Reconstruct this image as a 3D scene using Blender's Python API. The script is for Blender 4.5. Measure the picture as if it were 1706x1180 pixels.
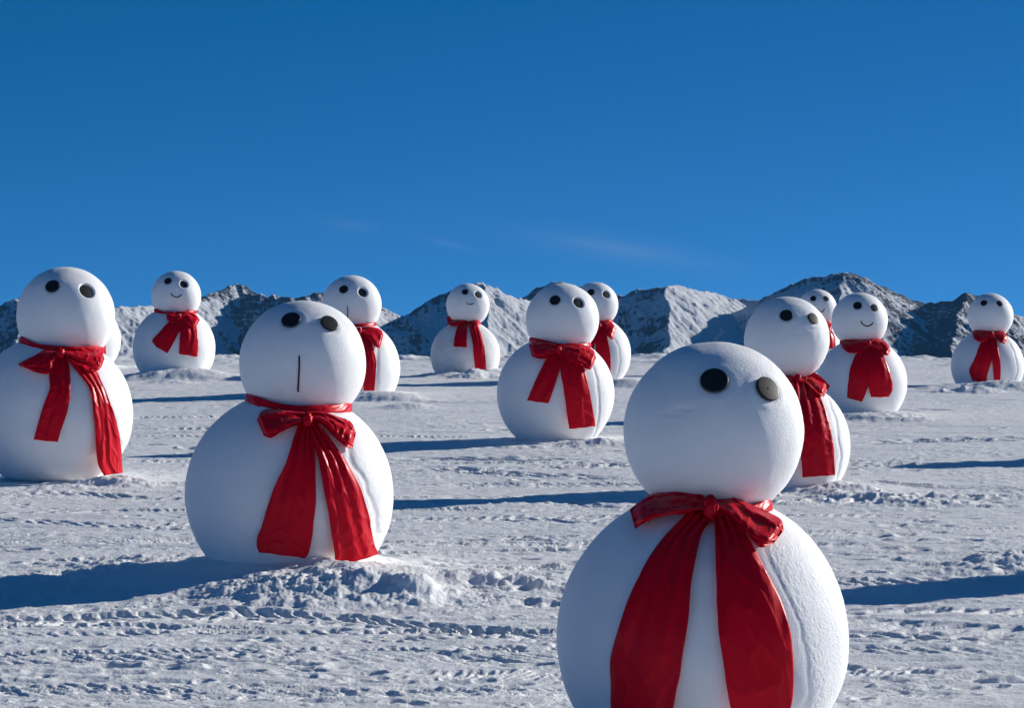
import bpy, bmesh, math, random
import numpy as np
from mathutils import Vector

for o in list(bpy.data.objects): bpy.data.objects.remove(o)
sc = bpy.context.scene
COL = sc.collection

# ------------------------------------------------------------------ camera, sky, sun, exposure
F = 4600.0            # focal length in photograph pixels (1706 wide)
KF = F / 3650.0
CZ = 2.57             # camera height
SLOPE = 142.0 / F     # the snow field rises gently away from the camera
cam = bpy.data.cameras.new('camera'); cam.sensor_width = 36; cam.lens = F / 1706 * 36
cam.clip_start = 0.1; cam.clip_end = 40000
co = bpy.data.objects.new('camera', cam); COL.objects.link(co)
co.location = (0, 0, CZ); co.rotation_euler = (math.radians(90), 0, 0)
sc.camera = co

SUN_EL, SUN_AZ = 20.0, 29.0    # azimuth measured from +X towards +Y
S = Vector((math.cos(math.radians(SUN_EL)) * math.cos(math.radians(SUN_AZ)),
            math.cos(math.radians(SUN_EL)) * math.sin(math.radians(SUN_AZ)), math.sin(math.radians(SUN_EL))))
world = bpy.data.worlds.new('World'); sc.world = world; world.use_nodes = True
nt = world.node_tree; nt.nodes.clear()
def N(tree, typ, **kw):
    n = tree.nodes.new(typ)
    for k, v in kw.items():
        if k in n.inputs.keys() if hasattr(n.inputs, 'keys') else False: n.inputs[k].default_value = v
        else: setattr(n, k, v)
    return n
tc = N(nt, 'ShaderNodeTexCoord')
sep = N(nt, 'ShaderNodeSeparateXYZ'); nt.links.new(tc.outputs['Generated'], sep.inputs[0])
mz = N(nt, 'ShaderNodeMath', operation='MULTIPLY_ADD'); nt.links.new(sep.outputs[2], mz.inputs[0]); mz.inputs[1].default_value = 2.3; mz.inputs[2].default_value = 0.135
mx = N(nt, 'ShaderNodeMath', operation='MAXIMUM'); nt.links.new(mz.outputs[0], mx.inputs[0]); mx.inputs[1].default_value = 0.09
comb = N(nt, 'ShaderNodeCombineXYZ'); nt.links.new(sep.outputs[0], comb.inputs[0]); nt.links.new(sep.outputs[1], comb.inputs[1]); nt.links.new(mx.outputs[0], comb.inputs[2])
nrm = N(nt, 'ShaderNodeVectorMath', operation='NORMALIZE'); nt.links.new(comb.outputs[0], nrm.inputs[0])
sky = N(nt, 'ShaderNodeTexSky'); sky.sky_type = 'NISHITA'; sky.sun_disc = False
sky.sun_elevation = math.radians(SUN_EL); sky.sun_rotation = math.radians(90 - SUN_AZ)
sky.altitude = 4200; sky.air_density = 1.0; sky.dust_density = 0.1; sky.ozone_density = 2.0
nt.links.new(nrm.outputs[0], sky.inputs[0])
tint = N(nt, 'ShaderNodeMix', data_type='RGBA', blend_type='MULTIPLY'); tint.inputs[0].default_value = 1.0
nt.links.new(sky.outputs[0], tint.inputs[6]); tint.inputs[7].default_value = (0.42, 0.945, 1.42, 1)
sub = N(nt, 'ShaderNodeMix', data_type='RGBA', blend_type='SUBTRACT'); sub.inputs[0].default_value = 1.0
nt.links.new(tint.outputs[2], sub.inputs[6]); sub.inputs[7].default_value = (0.30, 0, 0, 1)
clp = N(nt, 'ShaderNodeVectorMath', operation='MAXIMUM'); nt.links.new(sub.outputs[2], clp.inputs[0]); clp.inputs[1].default_value = (.05, 0, 0)
# a few faint wisps of high cloud low over the mountains
def vmath(op, a, b=None):
    n = N(nt, 'ShaderNodeVectorMath', operation=op); nt.links.new(a, n.inputs[0])
    if b is not None: n.inputs[1].default_value = b
    return n
def smath(op, a, b=None, c=None):
    n = N(nt, 'ShaderNodeMath', operation=op)
    for i, q in enumerate((a, b, c)):
        if q is None: continue
        if isinstance(q, (int, float)): n.inputs[i].default_value = q
        else: nt.links.new(q, n.inputs[i])
    return n.outputs[0]
az = smath('DIVIDE', sep.outputs[0], sep.outputs[1]); el = sep.outputs[2]
def wisp(px, py, sx, sy, tilt):
    a = smath('SUBTRACT', az, (px - 853) / F); e = smath('SUBTRACT', el, (590 - py) / F)
    e = smath('MULTIPLY_ADD', a, tilt, e)
    a2 = smath('POWER', smath('ABSOLUTE', smath('DIVIDE', a, sx / F)), 2.0)
    e2 = smath('POWER', smath('ABSOLUTE', smath('DIVIDE', e, sy / F)), 2.0)
    return smath('EXPONENT', smath('MULTIPLY', smath('ADD', a2, e2), -1.0))
w = smath('ADD', smath('MULTIPLY', wisp(1030, 415, 150, 20, 0.16), 1.5), smath('MULTIPLY', wisp(745, 405, 45, 7, 0.25), .7))
w = smath('ADD', w, smath('MULTIPLY', wisp(585, 375, 50, 12, 0.1), 0.6))
cmb = N(nt, 'ShaderNodeCombineXYZ'); nt.links.new(smath('MULTIPLY', az, 30.0), cmb.inputs[0]); nt.links.new(smath('MULTIPLY_ADD', az, 40.0, smath('MULTIPLY', el, 260.0)), cmb.inputs[1])
nz = N(nt, 'ShaderNodeTexNoise'); nz.inputs['Scale'].default_value = 1.0; nz.inputs['Detail'].default_value = 5; nt.links.new(cmb.outputs[0], nz.inputs['Vector'])
front = smath('GREATER_THAN', sep.outputs[1], 0.0)
wf = smath('MULTIPLY', smath('MULTIPLY', w, nz.outputs[0]), smath('MULTIPLY', front, 0.10))
cl = N(nt, 'ShaderNodeMix', data_type='RGBA'); nt.links.new(wf, cl.inputs[0]); nt.links.new(clp.outputs[0], cl.inputs[6]); cl.inputs[7].default_value = (6, 7, 8, 1)
bg = N(nt, 'ShaderNodeBackground'); nt.links.new(cl.outputs[2], bg.inputs[0]); bg.inputs[1].default_value = 0.080
wo = N(nt, 'ShaderNodeOutputWorld'); nt.links.new(bg.outputs[0], wo.inputs[0])

sun = bpy.data.lights.new('sun', 'SUN'); sun.energy = 5.0; sun.angle = math.radians(0.5); sun.color = (1.0, 0.955, 0.88)
so = bpy.data.objects.new('sun', sun); COL.objects.link(so); so.rotation_euler = S.to_track_quat('Z', 'Y').to_euler()
so.location = (30, 20, 20)
sc.view_settings.view_transform = 'Standard'; sc.view_settings.look = 'None'
sc.view_settings.exposure = 0.0; sc.view_settings.gamma = 1.0
sc.cycles.max_bounces = 8; sc.cycles.diffuse_bounces = 5

# ------------------------------------------------------------------ numpy noise
rng = np.random.default_rng(7)
_ang = rng.random(1024) * 2 * np.pi
GX, GY = np.cos(_ang).astype(np.float32), np.sin(_ang).astype(np.float32)
def _hash(xi, yi, seed):
    h = (xi * 374761393 + yi * 668265263 + seed * 974634777) & 0xffffffff
    h = ((h ^ (h >> 13)) * 1274126177) & 0xffffffff
    return (h ^ (h >> 16)) & 1023
def pn(x, y, seed=0):
    x0 = np.floor(x); y0 = np.floor(y); fx = (x - x0).astype(np.float32); fy = (y - y0).astype(np.float32)
    xi = x0.astype(np.int64); yi = y0.astype(np.int64)
    def g(ax, ay):
        h = _hash(xi + ax, yi + ay, seed); return GX[h] * (fx - ax) + GY[h] * (fy - ay)
    u = fx * fx * fx * (fx * (fx * 6 - 15) + 10); v = fy * fy * fy * (fy * (fy * 6 - 15) + 10)
    a = g(0, 0); a = a + u * (g(1, 0) - a); b = g(0, 1); b = b + u * (g(1, 1) - b)
    return (a + v * (b - a)) * 1.5
def fbm(x, y, oct=4, seed=0, gain=0.5):
    s = 0; a = 1.0
    for i in range(oct):
        s = s + a * pn(x, y, seed + i * 17); x = x * 2.03 + 5.1; y = y * 2.03 + 9.7; a *= gain
    return s
def ridged(x, y, oct=4, seed=0, gain=0.5):
    s = 0; a = 1.0
    for i in range(oct):
        s = s + a * (1 - 2 * np.abs(pn(x, y, seed + i * 13))); x = x * 2.07 + 3.1; y = y * 2.07 + 1.7; a *= gain
    return s
def sstep(a, b, x):
    t = np.clip((x - a) / (b - a), 0, 1); return t * t * (3 - 2 * t)
def pn3(p, seed=0):   # cheap 3D noise: blend of three planes
    return (pn(p[:, 0] + .37 * p[:, 2], p[:, 1] - .41 * p[:, 0], seed) + pn(p[:, 1] + .29 * p[:, 0], p[:, 2] + .33 * p[:, 1], seed + 5) + pn(p[:, 2] - .31 * p[:, 1], p[:, 0] + .27 * p[:, 2], seed + 9)) * 0.6
def fbm3(p, oct=3, seed=0, gain=.5):
    s = 0; a = 1.0
    for i in range(oct): s = s + a * pn3(p, seed + 31 * i); p = p * 2.05 + 3.3; a *= gain
    return s

# ------------------------------------------------------------------ helpers
def ray(px, py, Y): return np.array([(px - 853) / F * Y, Y, CZ - (py - 590) / F * Y])
def ground_Y(py): return F * CZ / (py - 448.0)
def mesh_obj(name, verts, faces, mat, parent=None, smooth=True, loc=None):
    me = bpy.data.meshes.new(name)
    verts = np.asarray(verts, dtype=np.float32)
    if loc is not None: verts = verts - np.asarray(loc, dtype=np.float32)
    faces = np.asarray(faces, dtype=np.int32)
    n = faces.shape[1]
    me.vertices.add(len(verts)); me.vertices.foreach_set('co', verts.ravel())
    me.loops.add(faces.size); me.loops.foreach_set('vertex_index', faces.ravel())
    me.polygons.add(len(faces)); me.polygons.foreach_set('loop_start', np.arange(0, faces.size, n, dtype=np.int32))
    me.polygons.foreach_set('use_smooth', np.full(len(faces), smooth))
    me.update(calc_edges=True)
    if mat: me.materials.append(mat)
    o = bpy.data.objects.new(name, me); COL.objects.link(o)
    if parent is not None: o.parent = parent
    return o
def grid_faces(nr, ncol, wrap=False):
    r = np.arange(nr - 1)[:, None]; c = np.arange(ncol if wrap else ncol - 1)[None, :]
    c1 = (c + 1) % ncol
    return np.stack([r * ncol + c, r * ncol + c1, (r + 1) * ncol + c1, (r + 1) * ncol + c], -1).reshape(-1, 4)
def tag(o, label=None, cat=None, group=None, kind=None):
    for k, v in (('label', label), ('category', cat), ('group', group), ('kind', kind)):
        if v: o[k] = v
    return o
def new_mat(name):
    m = bpy.data.materials.new(name); m.use_nodes = True
    t = m.node_tree; b = t.nodes['Principled BSDF']; return m, t, b
def L(t, a, b): t.links.new(a, b)

# ------------------------------------------------------------------ materials
def snow_material(name, col, grain_scale, grain, sss=0.0, patch=0.03, attr=None, sparkle=False):
    m, t, b = new_mat(name)
    g = t.nodes.new('ShaderNodeTexCoord')
    n1 = t.nodes.new('ShaderNodeTexNoise'); n1.inputs['Scale'].default_value = 1.7; n1.inputs['Detail'].default_value = 6; L(t, g.outputs['Object'], n1.inputs['Vector'])
    r = t.nodes.new('ShaderNodeMix'); r.data_type = 'RGBA'
    mr = t.nodes.new('ShaderNodeMapRange'); mr.inputs[1].default_value = .35; mr.inputs[2].default_value = .65; L(t, n1.outputs[0], mr.inputs[0]); L(t, mr.outputs[0], r.inputs[0])
    r.inputs[6].default_value = (*[c * (1 - patch) for c in col], 1); r.inputs[7].default_value = (*[min(.95, c * (1 + patch)) for c in col], 1)
    L(t, r.outputs[2], b.inputs['Base Color'])
    b.inputs['Roughness'].default_value = .62; b.inputs['Specular IOR Level'].default_value = .25
    if sss:
        b.inputs['Subsurface Weight'].default_value = sss; b.inputs['Subsurface Radius'].default_value = (1, .95, .9); b.inputs['Subsurface Scale'].default_value = .035
    n2 = t.nodes.new('ShaderNodeTexNoise'); n2.inputs['Scale'].default_value = grain_scale; n2.inputs['Detail'].default_value = 5; n2.inputs['Roughness'].default_value = .65; L(t, g.outputs['Object'], n2.inputs['Vector'])
    bp = t.nodes.new('ShaderNodeBump'); bp.inputs['Strength'].default_value = 1.0; bp.inputs['Distance'].default_value = grain
    L(t, n2.outputs[0], bp.inputs['Height']); L(t, bp.outputs[0], b.inputs['Normal'])
    return m
M_GROUND = snow_material('packed snow', (.89, .90, .90), 34.0, .012, 0, .04)
M_SNOW = snow_material('ball snow', (.88, .885, .89), 75.0, .0035, .25, .02)

M_GRUBBY = snow_material('grubby snow', (.80, .80, .80), 30.0, .012, .2, .13)

def mountain_material():
    m, t, b = new_mat('rock and snow')
    g = t.nodes.new('ShaderNodeTexCoord')
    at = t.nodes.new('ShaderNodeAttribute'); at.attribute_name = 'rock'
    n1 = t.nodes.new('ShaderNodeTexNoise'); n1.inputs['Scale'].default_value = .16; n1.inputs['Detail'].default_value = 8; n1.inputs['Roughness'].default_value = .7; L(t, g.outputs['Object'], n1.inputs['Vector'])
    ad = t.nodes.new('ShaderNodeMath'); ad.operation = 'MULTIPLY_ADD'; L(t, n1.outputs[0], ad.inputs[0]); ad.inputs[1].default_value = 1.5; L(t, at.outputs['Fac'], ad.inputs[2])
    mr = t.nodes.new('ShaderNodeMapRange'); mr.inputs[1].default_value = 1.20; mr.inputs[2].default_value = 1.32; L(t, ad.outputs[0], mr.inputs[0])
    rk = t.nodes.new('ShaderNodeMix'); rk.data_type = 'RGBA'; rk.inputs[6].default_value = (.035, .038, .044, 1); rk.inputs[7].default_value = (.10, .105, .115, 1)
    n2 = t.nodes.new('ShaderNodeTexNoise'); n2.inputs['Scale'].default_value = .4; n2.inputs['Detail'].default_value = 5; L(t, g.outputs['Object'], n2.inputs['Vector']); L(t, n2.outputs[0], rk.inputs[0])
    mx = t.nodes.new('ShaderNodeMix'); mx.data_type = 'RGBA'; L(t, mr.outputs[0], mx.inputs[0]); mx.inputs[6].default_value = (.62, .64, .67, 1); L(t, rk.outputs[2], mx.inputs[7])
    L(t, mx.outputs[2], b.inputs['Base Color']); b.inputs['Roughness'].default_value = .8; b.inputs['Specular IOR Level'].default_value = .15
    bp = t.nodes.new('ShaderNodeBump'); bp.inputs['Distance'].default_value = 1.6; L(t, n1.outputs[0], bp.inputs['Height']); L(t, bp.outputs[0], b.inputs['Normal'])
    return m
M_MOUNT = mountain_material()

M_VALLEY_DARK, _t, _b = new_mat('dark unseen floor')  # dark colour so the hidden valley bounces little light onto the mountains
_n = _t.nodes.new('ShaderNodeTexNoise'); _n.inputs['Scale'].default_value = 40; _n.inputs['Detail'].default_value = 6
_m = _t.nodes.new('ShaderNodeMix'); _m.data_type = 'RGBA'; L(_t, _n.outputs[0], _m.inputs[0]); _m.inputs[6].default_value = (.06, .055, .05, 1); _m.inputs[7].default_value = (.22, .21, .21, 1); L(_t, _m.outputs[2], _b.inputs['Base Color']); _b.inputs['Roughness'].default_value = .9
def scarf_material():
    m, t, b = new_mat('red satin')
    g = t.nodes.new('ShaderNodeTexCoord')
    n1 = t.nodes.new('ShaderNodeTexNoise'); n1.inputs['Scale'].default_value = 3.0; n1.inputs['Detail'].default_value = 4; L(t, g.outputs['Object'], n1.inputs['Vector'])
    mx = t.nodes.new('ShaderNodeMix'); mx.data_type = 'RGBA'; L(t, n1.outputs[0], mx.inputs[0]); mx.inputs[6].default_value = (.66, .001, .014, 1); mx.inputs[7].default_value = (.80, .002, .022, 1)
    L(t, mx.outputs[2], b.inputs['Base Color'])
    b.inputs['Roughness'].default_value = .36; b.inputs['Specular IOR Level'].default_value = .34
    b.inputs['Specular Tint'].default_value = (1, .35, .38, 1)
    mp = t.nodes.new('ShaderNodeMapping'); mp.inputs['Scale'].default_value = (9, 9, 3); L(t, g.outputs['Object'], mp.inputs[0])
    n2 = t.nodes.new('ShaderNodeTexNoise'); n2.inputs['Scale'].default_value = 1; n2.inputs['Detail'].default_value = 3; n2.inputs['Distortion'].default_value = .8; L(t, mp.outputs[0], n2.inputs['Vector'])
    bp = t.nodes.new('ShaderNodeBump'); bp.inputs['Strength'].default_value = .35; bp.inputs['Distance'].default_value = .012; L(t, n2.outputs[0], bp.inputs['Height'])
    mv = t.nodes.new('ShaderNodeMapping'); mv.inputs['Scale'].default_value = (5.5, 5.5, 2.6); mv.inputs['Rotation'].default_value = (0, .4, 0); L(t, g.outputs['Object'], mv.inputs[0])
    vd = t.nodes.new('ShaderNodeMix'); vd.data_type = 'VECTOR'; vd.inputs[0].default_value = .25; L(t, mv.outputs[0], vd.inputs[4]); L(t, n2.outputs[1], vd.inputs[5])
    vo = t.nodes.new('ShaderNodeTexVoronoi'); vo.inputs['Scale'].default_value = 1.0; L(t, vd.outputs[1], vo.inputs['Vector'])
    b2 = t.nodes.new('ShaderNodeBump'); b2.inputs['Strength'].default_value = .5; b2.inputs['Distance'].default_value = .022; L(t, vo.outputs['Distance'], b2.inputs['Height']); L(t, bp.outputs[0], b2.inputs['Normal']); L(t, b2.outputs[0], b.inputs['Normal'])
    tr = t.nodes.new('ShaderNodeBsdfTranslucent'); tr.inputs[0].default_value = (.55, .01, .02, 1)
    ms = t.nodes.new('ShaderNodeMixShader'); ms.inputs[0].default_value = .14
    L(t, b.outputs[0], ms.inputs[1]); L(t, tr.outputs[0], ms.inputs[2]); L(t, ms.outputs[0], t.nodes['Material Output'].inputs[0])
    return m
M_SCARF = scarf_material()
def simple(name, col, rough, spec=.5, noise=0.0):
    m, t, b = new_mat(name)
    g = t.nodes.new('ShaderNodeTexCoord'); n = t.nodes.new('ShaderNodeTexNoise'); n.inputs['Scale'].default_value = 30; n.inputs['Detail'].default_value = 4; L(t, g.outputs['Object'], n.inputs['Vector'])
    mx = t.nodes.new('ShaderNodeMix'); mx.data_type = 'RGBA'; L(t, n.outputs[0], mx.inputs[0])
    mx.inputs[6].default_value = (*[c * .8 for c in col], 1); mx.inputs[7].default_value = (*[c * 1.2 for c in col], 1); L(t, mx.outputs[2], b.inputs['Base Color'])
    b.inputs['Roughness'].default_value = rough; b.inputs['Specular IOR Level'].default_value = spec
    return m
M_EYE = simple('painted board', (.016, .016, .018), .42, .35)
M_STICK = simple('dark cord', (.02, .02, .022), .6, .3)

# ------------------------------------------------------------------ snowmen data (photo pixels: body, head, contact line)
SM = {}
def snow(key, b, h, yb, **kw): SM[key] = dict(b=b, h=h, yb=yb, **kw)
# strips: rows (xl,yl,xr,yr) from the top down; loops: rows (xtop,ytop,xbottom,ybottom) from the knot outward
snow('A', (1170, 1062, 243), (1189, 719, 150), 1235, eyes=[(1190, 635, 23), (1278, 649, 22)], screw=True, knot=(1184, 836, 22, 24), rough=1.0,
     shell=[(880, 1262), (920, 1268), (977, 1300), (1030, 1320), (1080, 1328), (1130, 1334), (1200, 1325)],
     loops=[[(1182, 822, 1178, 852), (1150, 819, 1146, 856), (1115, 819, 1108, 860), (1080, 826, 1080, 869), (1049, 849, 1058, 882)],
            [(1188, 819, 1190, 852), (1215, 822, 1216, 866), (1245, 838, 1238, 884), (1278, 853, 1254, 902), (1301, 866, 1268, 913), (1306, 884, 1290, 905)]],
     tails=[[(1160, 842, 1192, 846), (1143, 859, 1184, 868), (1097, 908, 1168, 896), (1064, 964, 1154, 958), (1041, 1017, 1146, 1030), (1021, 1086, 1136, 1105), (1017, 1130, 1128, 1150), (1019, 1180, 1120, 1190), (1030, 1212, 1116, 1222)],
            [(1182, 846, 1214, 840), (1190, 880, 1238, 884), (1192, 931, 1262, 926), (1194, 990, 1290, 980), (1196, 1036, 1310, 1030), (1205, 1105, 1320, 1090), (1217, 1180, 1320, 1161), (1222, 1214, 1312, 1205)]])
snow('B', (482, 825, 173), (504.5, 605, 105.5), 962, eyes=[(485, 533.6, 15.8), (548.5, 539.5, 15.5)], knot=(512, 693, 14, 15), nose=[(498.5, 592), (498.5, 610), (497.5, 632), (496.5, 650), (498, 653)], rough=.35,
     shell=[(720, 585), (760, 596), (800, 618), (850, 632), (900, 640), (945, 640)],
     loops=[[(508, 688, 506, 706), (484, 685, 486, 712), (458, 681, 468, 721), (436, 685, 452, 730), (428, 700, 440, 727)],
            [(512, 686, 516, 703), (538, 686, 536, 708), (562, 694, 555, 727), (584, 703, 572, 742), (593, 722, 587, 749)]],
     tails=[[(502, 700, 516, 702), (494, 718, 520, 730), (477, 768, 525, 765), (456, 816, 526, 829), (436, 877, 522, 880), (428, 903, 516, 917), (431, 920, 509, 931)],
            [(508, 702, 524, 700), (518, 730, 545, 725), (529, 762, 571, 762), (539, 812, 597, 806), (548, 863, 614, 858), (555, 904, 620, 896), (558, 947, 630, 924)]])
snow('C', (925.5, 657, 97.5), (937, 533, 61), 735, eyes=[(924.6, 500.5, 9), (964.5, 503.4, 8.7)], sunk=(1,), knot=(930, 580, 9, 9), rough=.3,
     shell=[(600, 985), (640, 996), (690, 998), (720, 992), (745, 985)],
     loops=[[(928, 574, 926, 592), (912, 571, 912, 597), (896, 570, 898, 598), (881, 574, 886, 594)],
            [(932, 574, 934, 590), (950, 572, 948, 600), (970, 574, 966, 608), (988, 583, 980, 616), (993, 597, 985, 615)]],
     tails=[[(918, 584, 936, 586), (909, 600, 934, 608), (895, 628, 926, 637), (878, 668, 914, 672)],
            [(928, 586, 950, 584), (933, 613, 971, 610), (939, 650, 981, 647), (944, 685, 987, 679), (948, 715, 992, 711)]])
snow('D', (88, 690, 132), (109.5, 526, 81.5), 797, eyes=[(87.5, 477.4, 12), (145.5, 483.4, 11.8)], sunk=(1,), knot=(100, 584, 12, 10), rough=.4,
     shell=[(600, 165), (650, 183), (700, 202), (760, 210), (800, 205)],
     loops=[[(98, 578, 96, 598), (80, 580, 82, 622), (58, 592, 64, 622), (42, 600, 46, 615), (30, 606, 34, 611)],
            [(106, 580, 110, 596), (130, 580, 126, 606), (150, 578, 146, 618), (168, 580, 162, 618), (174, 598, 169, 612)]],
     tails=[[(88, 592, 112, 592), (82, 619, 116, 620), (82, 648, 117, 645), (68, 690, 113, 680), (56, 733, 96, 737)],
            [(108, 590, 136, 596), (124, 614, 160, 619), (149, 648, 173, 645), (156, 690, 188, 684), (159, 730, 198, 722), (162, 769, 202, 755), (173, 793, 204, 788)]])
snow('E', (290, 580, 68.5), (293.5, 493, 41.5), 630, eyes=[(279.8, 468.4, 6.3), (306.7, 473, 6.2)], sunk=(1,), knot=(298, 526, 6, 6), mouth=[(284, 488.5), (288, 493), (294, 495.3), (299, 494), (303, 490.5)],
     loops=[[(296, 522, 296, 534), (286, 519, 286, 537), (276, 518, 278, 534)],
            [(302, 521, 303, 533), (314, 520, 312, 540), (326, 524, 320, 546), (333, 533, 327, 544)]],
     tails=[[(290, 530, 303, 530), (277, 540, 302, 545), (266, 553, 296, 558), (254, 567, 291, 568), (260, 578, 279, 589)],
            [(300, 530, 322, 526), (300, 555, 328, 547), (299, 575, 330, 572), (298, 590, 329, 595)]])
snow('F', (584, 613, 82), (586, 508, 49.5), 660, eyes=[(572.5, 482.4, 7.4), (605, 486.4, 7.2)], sunk=(1,), knot=(598, 549, 8, 8), nose=[(578, 510), (579.5, 517), (579, 527), (580, 531)],
     shell=[(560, 630), (580, 634), (620, 634), (650, 632)],
     loops=[[(594, 544, 594, 556), (580, 542, 580, 562), (566, 546, 568, 568)],
            [(602, 545, 604, 556), (618, 544, 614, 566), (634, 549, 626, 578), (639, 558, 633, 581)]],
     tails=[[(588, 556, 602, 556), (578, 580, 596, 582), (566, 618, 590, 622)],
            [(596, 556, 614, 556), (600, 585, 620, 575), (603, 620, 627, 604), (606, 652, 623, 656)]])
snow('G', (775, 592, 58), (779.5, 508.5, 36), 627, eyes=[(775, 486.5, 5.4), (797, 490.5, 5.6)], sunk=(1,), knot=(784, 530, 7, 7), mouth=[(777, 504.8), (780, 506.8), (784, 507.3), (790, 505.3)],
     loops=[[(780, 525, 778, 537), (766, 524, 766, 541), (752, 525, 754, 544), (744, 530, 746, 540)],
            [(782, 523, 786, 538), (792, 523, 790, 544), (801, 529, 797, 543)]],
     tails=[[(772, 534, 782, 534), (763, 543, 779, 543), (757, 562, 778, 562), (756, 578, 778, 579)],
            [(780, 536, 794, 536), (784, 556, 801, 556), (788, 575, 806, 573), (790, 600, 809, 598), (792, 616, 810, 615.5)]])
snow('H', (989, 590, 62), (992, 508, 38), 636, eyes=[(984.5, 487, 6.1), (1010.6, 490, 6)], sunk=(1,), knot=(998, 541, 6, 6),
     shell=[(560, 1020), (580, 1030), (600, 1033), (620, 1030), (640, 1022)],
     loops=[[(994, 537, 994, 548), (982, 536, 982, 552), (970, 538, 972, 552)],
            [(1000, 536, 1002, 548), (1014, 534, 1010, 558), (1027, 546, 1020, 567)]],
     tails=[[(990, 546, 1000, 546), (978, 565, 992, 568), (972, 588, 988, 592)],
            [(994, 546, 1008, 546), (992, 565, 1012, 565), (994, 595, 1017, 592), (1000, 629, 1017, 630)]])
snow('I', (1304, 742, 112), (1311, 565, 71), 814, eyes=[(1310, 526, 10.8), (1354, 531, 10)], knot=(1329, 628, 10, 11), rough=.6,
     shell=[(650, 1375), (700, 1386), (760, 1394), (800, 1388), (830, 1375)],
     loops=[[(1326, 620, 1324, 642), (1312, 618, 1312, 650), (1296, 618, 1300, 652), (1284, 626, 1288, 646)],
            [(1332, 617, 1336, 634), (1350, 618, 1346, 644), (1368, 628, 1360, 656), (1383, 643, 1372, 662)]],
     tails=[[(1316, 636, 1328, 636), (1300, 660, 1324, 662), (1290, 690, 1318, 694)],
            [(1322, 634, 1352, 632), (1324, 680, 1370, 670), (1330, 715, 1382, 710), (1334, 750, 1388, 745), (1337, 796, 1391, 792)]])
snow('J', (1436, 638, 75), (1432, 534, 46.8), 692, eyes=[(1428.8, 509.5, 7.2), (1456.5, 513, 6.5)], knot=(1447, 570, 7, 8), mouth=[(1434, 535), (1437, 540), (1444, 543.4), (1451, 541.5), (1455, 537)],
     loops=[[(1444, 566, 1444, 580), (1428, 565, 1430, 588), (1410, 566, 1414, 588), (1399, 568, 1403, 580)],
            [(1450, 565, 1454, 578), (1464, 564, 1462, 584), (1478, 573, 1472, 591), (1484, 584, 1479, 593)]],
     tails=[[(1436, 578, 1452, 578), (1424, 594, 1450, 594), (1416, 616, 1450, 616), (1413, 640, 1447, 642), (1411, 663, 1436, 670)],
            [(1444, 576, 1462, 578), (1448, 594, 1472, 594), (1446, 628, 1483, 622), (1448, 650, 1487, 648), (1451, 662, 1480, 662)]])
snow('K', (1348, 582, 54), (1361, 515, 33), 622, eyes=[(1354.8, 497.7, 5), (1376, 497.8, 5)], knot=(1366, 541, 6, 6), mouth=[(1361, 514), (1365, 518), (1370, 519.6), (1374.5, 514)],
     loops=[[(1362, 537, 1362, 547), (1350, 536, 1352, 550), (1342, 539, 1344, 548)], [(1368, 536, 1370, 546), (1380, 536, 1378, 552), (1388, 543, 1384, 554)]],
     tails=[[(1360, 546, 1368, 546), (1350, 560, 1364, 562), (1346, 584, 1360, 588)], [(1366, 544, 1378, 544), (1374, 560, 1390, 558), (1378, 582, 1392, 580)]])
snow('L', (1645, 610, 60), (1650, 526.5, 37.8), 643, eyes=[(1639, 505, 5.6), (1665, 506, 5.2)], knot=(1652, 555, 7, 8),
     shell=[(565, 1672), (590, 1684), (620, 1688), (645, 1680)],
     loops=[[(1650, 549, 1648, 562), (1638, 548, 1640, 569), (1626, 548, 1630, 569), (1620, 554, 1622, 564)],
            [(1656, 547.5, 1656, 558), (1668, 549, 1662, 566), (1680, 562, 1673, 574)]],
     tails=[[(1640, 562, 1656, 562), (1632, 576, 1652, 576), (1624, 598, 1652, 600), (1615, 617, 1646, 622), (1620, 634, 1642, 640)],
            [(1648, 562, 1660, 564), (1652, 580, 1662, 578), (1653, 602, 1666, 600), (1655, 623, 1667, 623), (1657, 641, 1665, 641)]])
def like(src, key, b, yb, hd=None):
    s = SM[src]; k = b[2] / s['b'][2]; T = lambda x, y: (b[0] + (x - s['b'][0]) * k, b[1] + (y - s['b'][1]) * k)
    d = dict(b=b, h=(*T(s['h'][0], s['h'][1]), s['h'][2] * k), yb=yb, eyes=[(*T(e[0], e[1]), e[2] * k) for e in s['eyes']], knot=(*T(*s['knot'][:2]), s['knot'][2] * k, s['knot'][3] * k))
    for nm in ('loops', 'tails'): d[nm] = [[(*T(r[0], r[1]), *T(r[2], r[3])) for r in st] for st in s[nm]]
    if hd:
        ox, oy = hd[0] - d['h'][0], hd[1] - d['h'][1]; d['h'] = hd; d['eyes'] = [(e[0] + ox, e[1] + oy, e[2]) for e in d['eyes']]
    SM[key] = d
like('G', 'M', (139, 566, 62), 614, (128, 500, 38))
# two snowmen just right of the frame; their long shadows reach into it
cosA, sinA, cotE = math.cos(math.radians(SUN_AZ)), math.sin(math.radians(SUN_AZ)), 1 / math.tan(math.radians(SUN_EL))
for key, px, py, rb in (('N', 1590, 980, .90), ('O', 1645, 772, .84)):
    Y = ground_Y(py); X = (px - 853) / F * Y; hh = rb * 2.2 * cotE
    Y2 = Y + hh * sinA; X2 = X + hh * cosA
    rbp = rb * F / Y2; yb = 448 + F * CZ / Y2
    like('C', key, (853 + X2 / Y2 * F, yb - .87 * rbp, rbp), yb)

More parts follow.
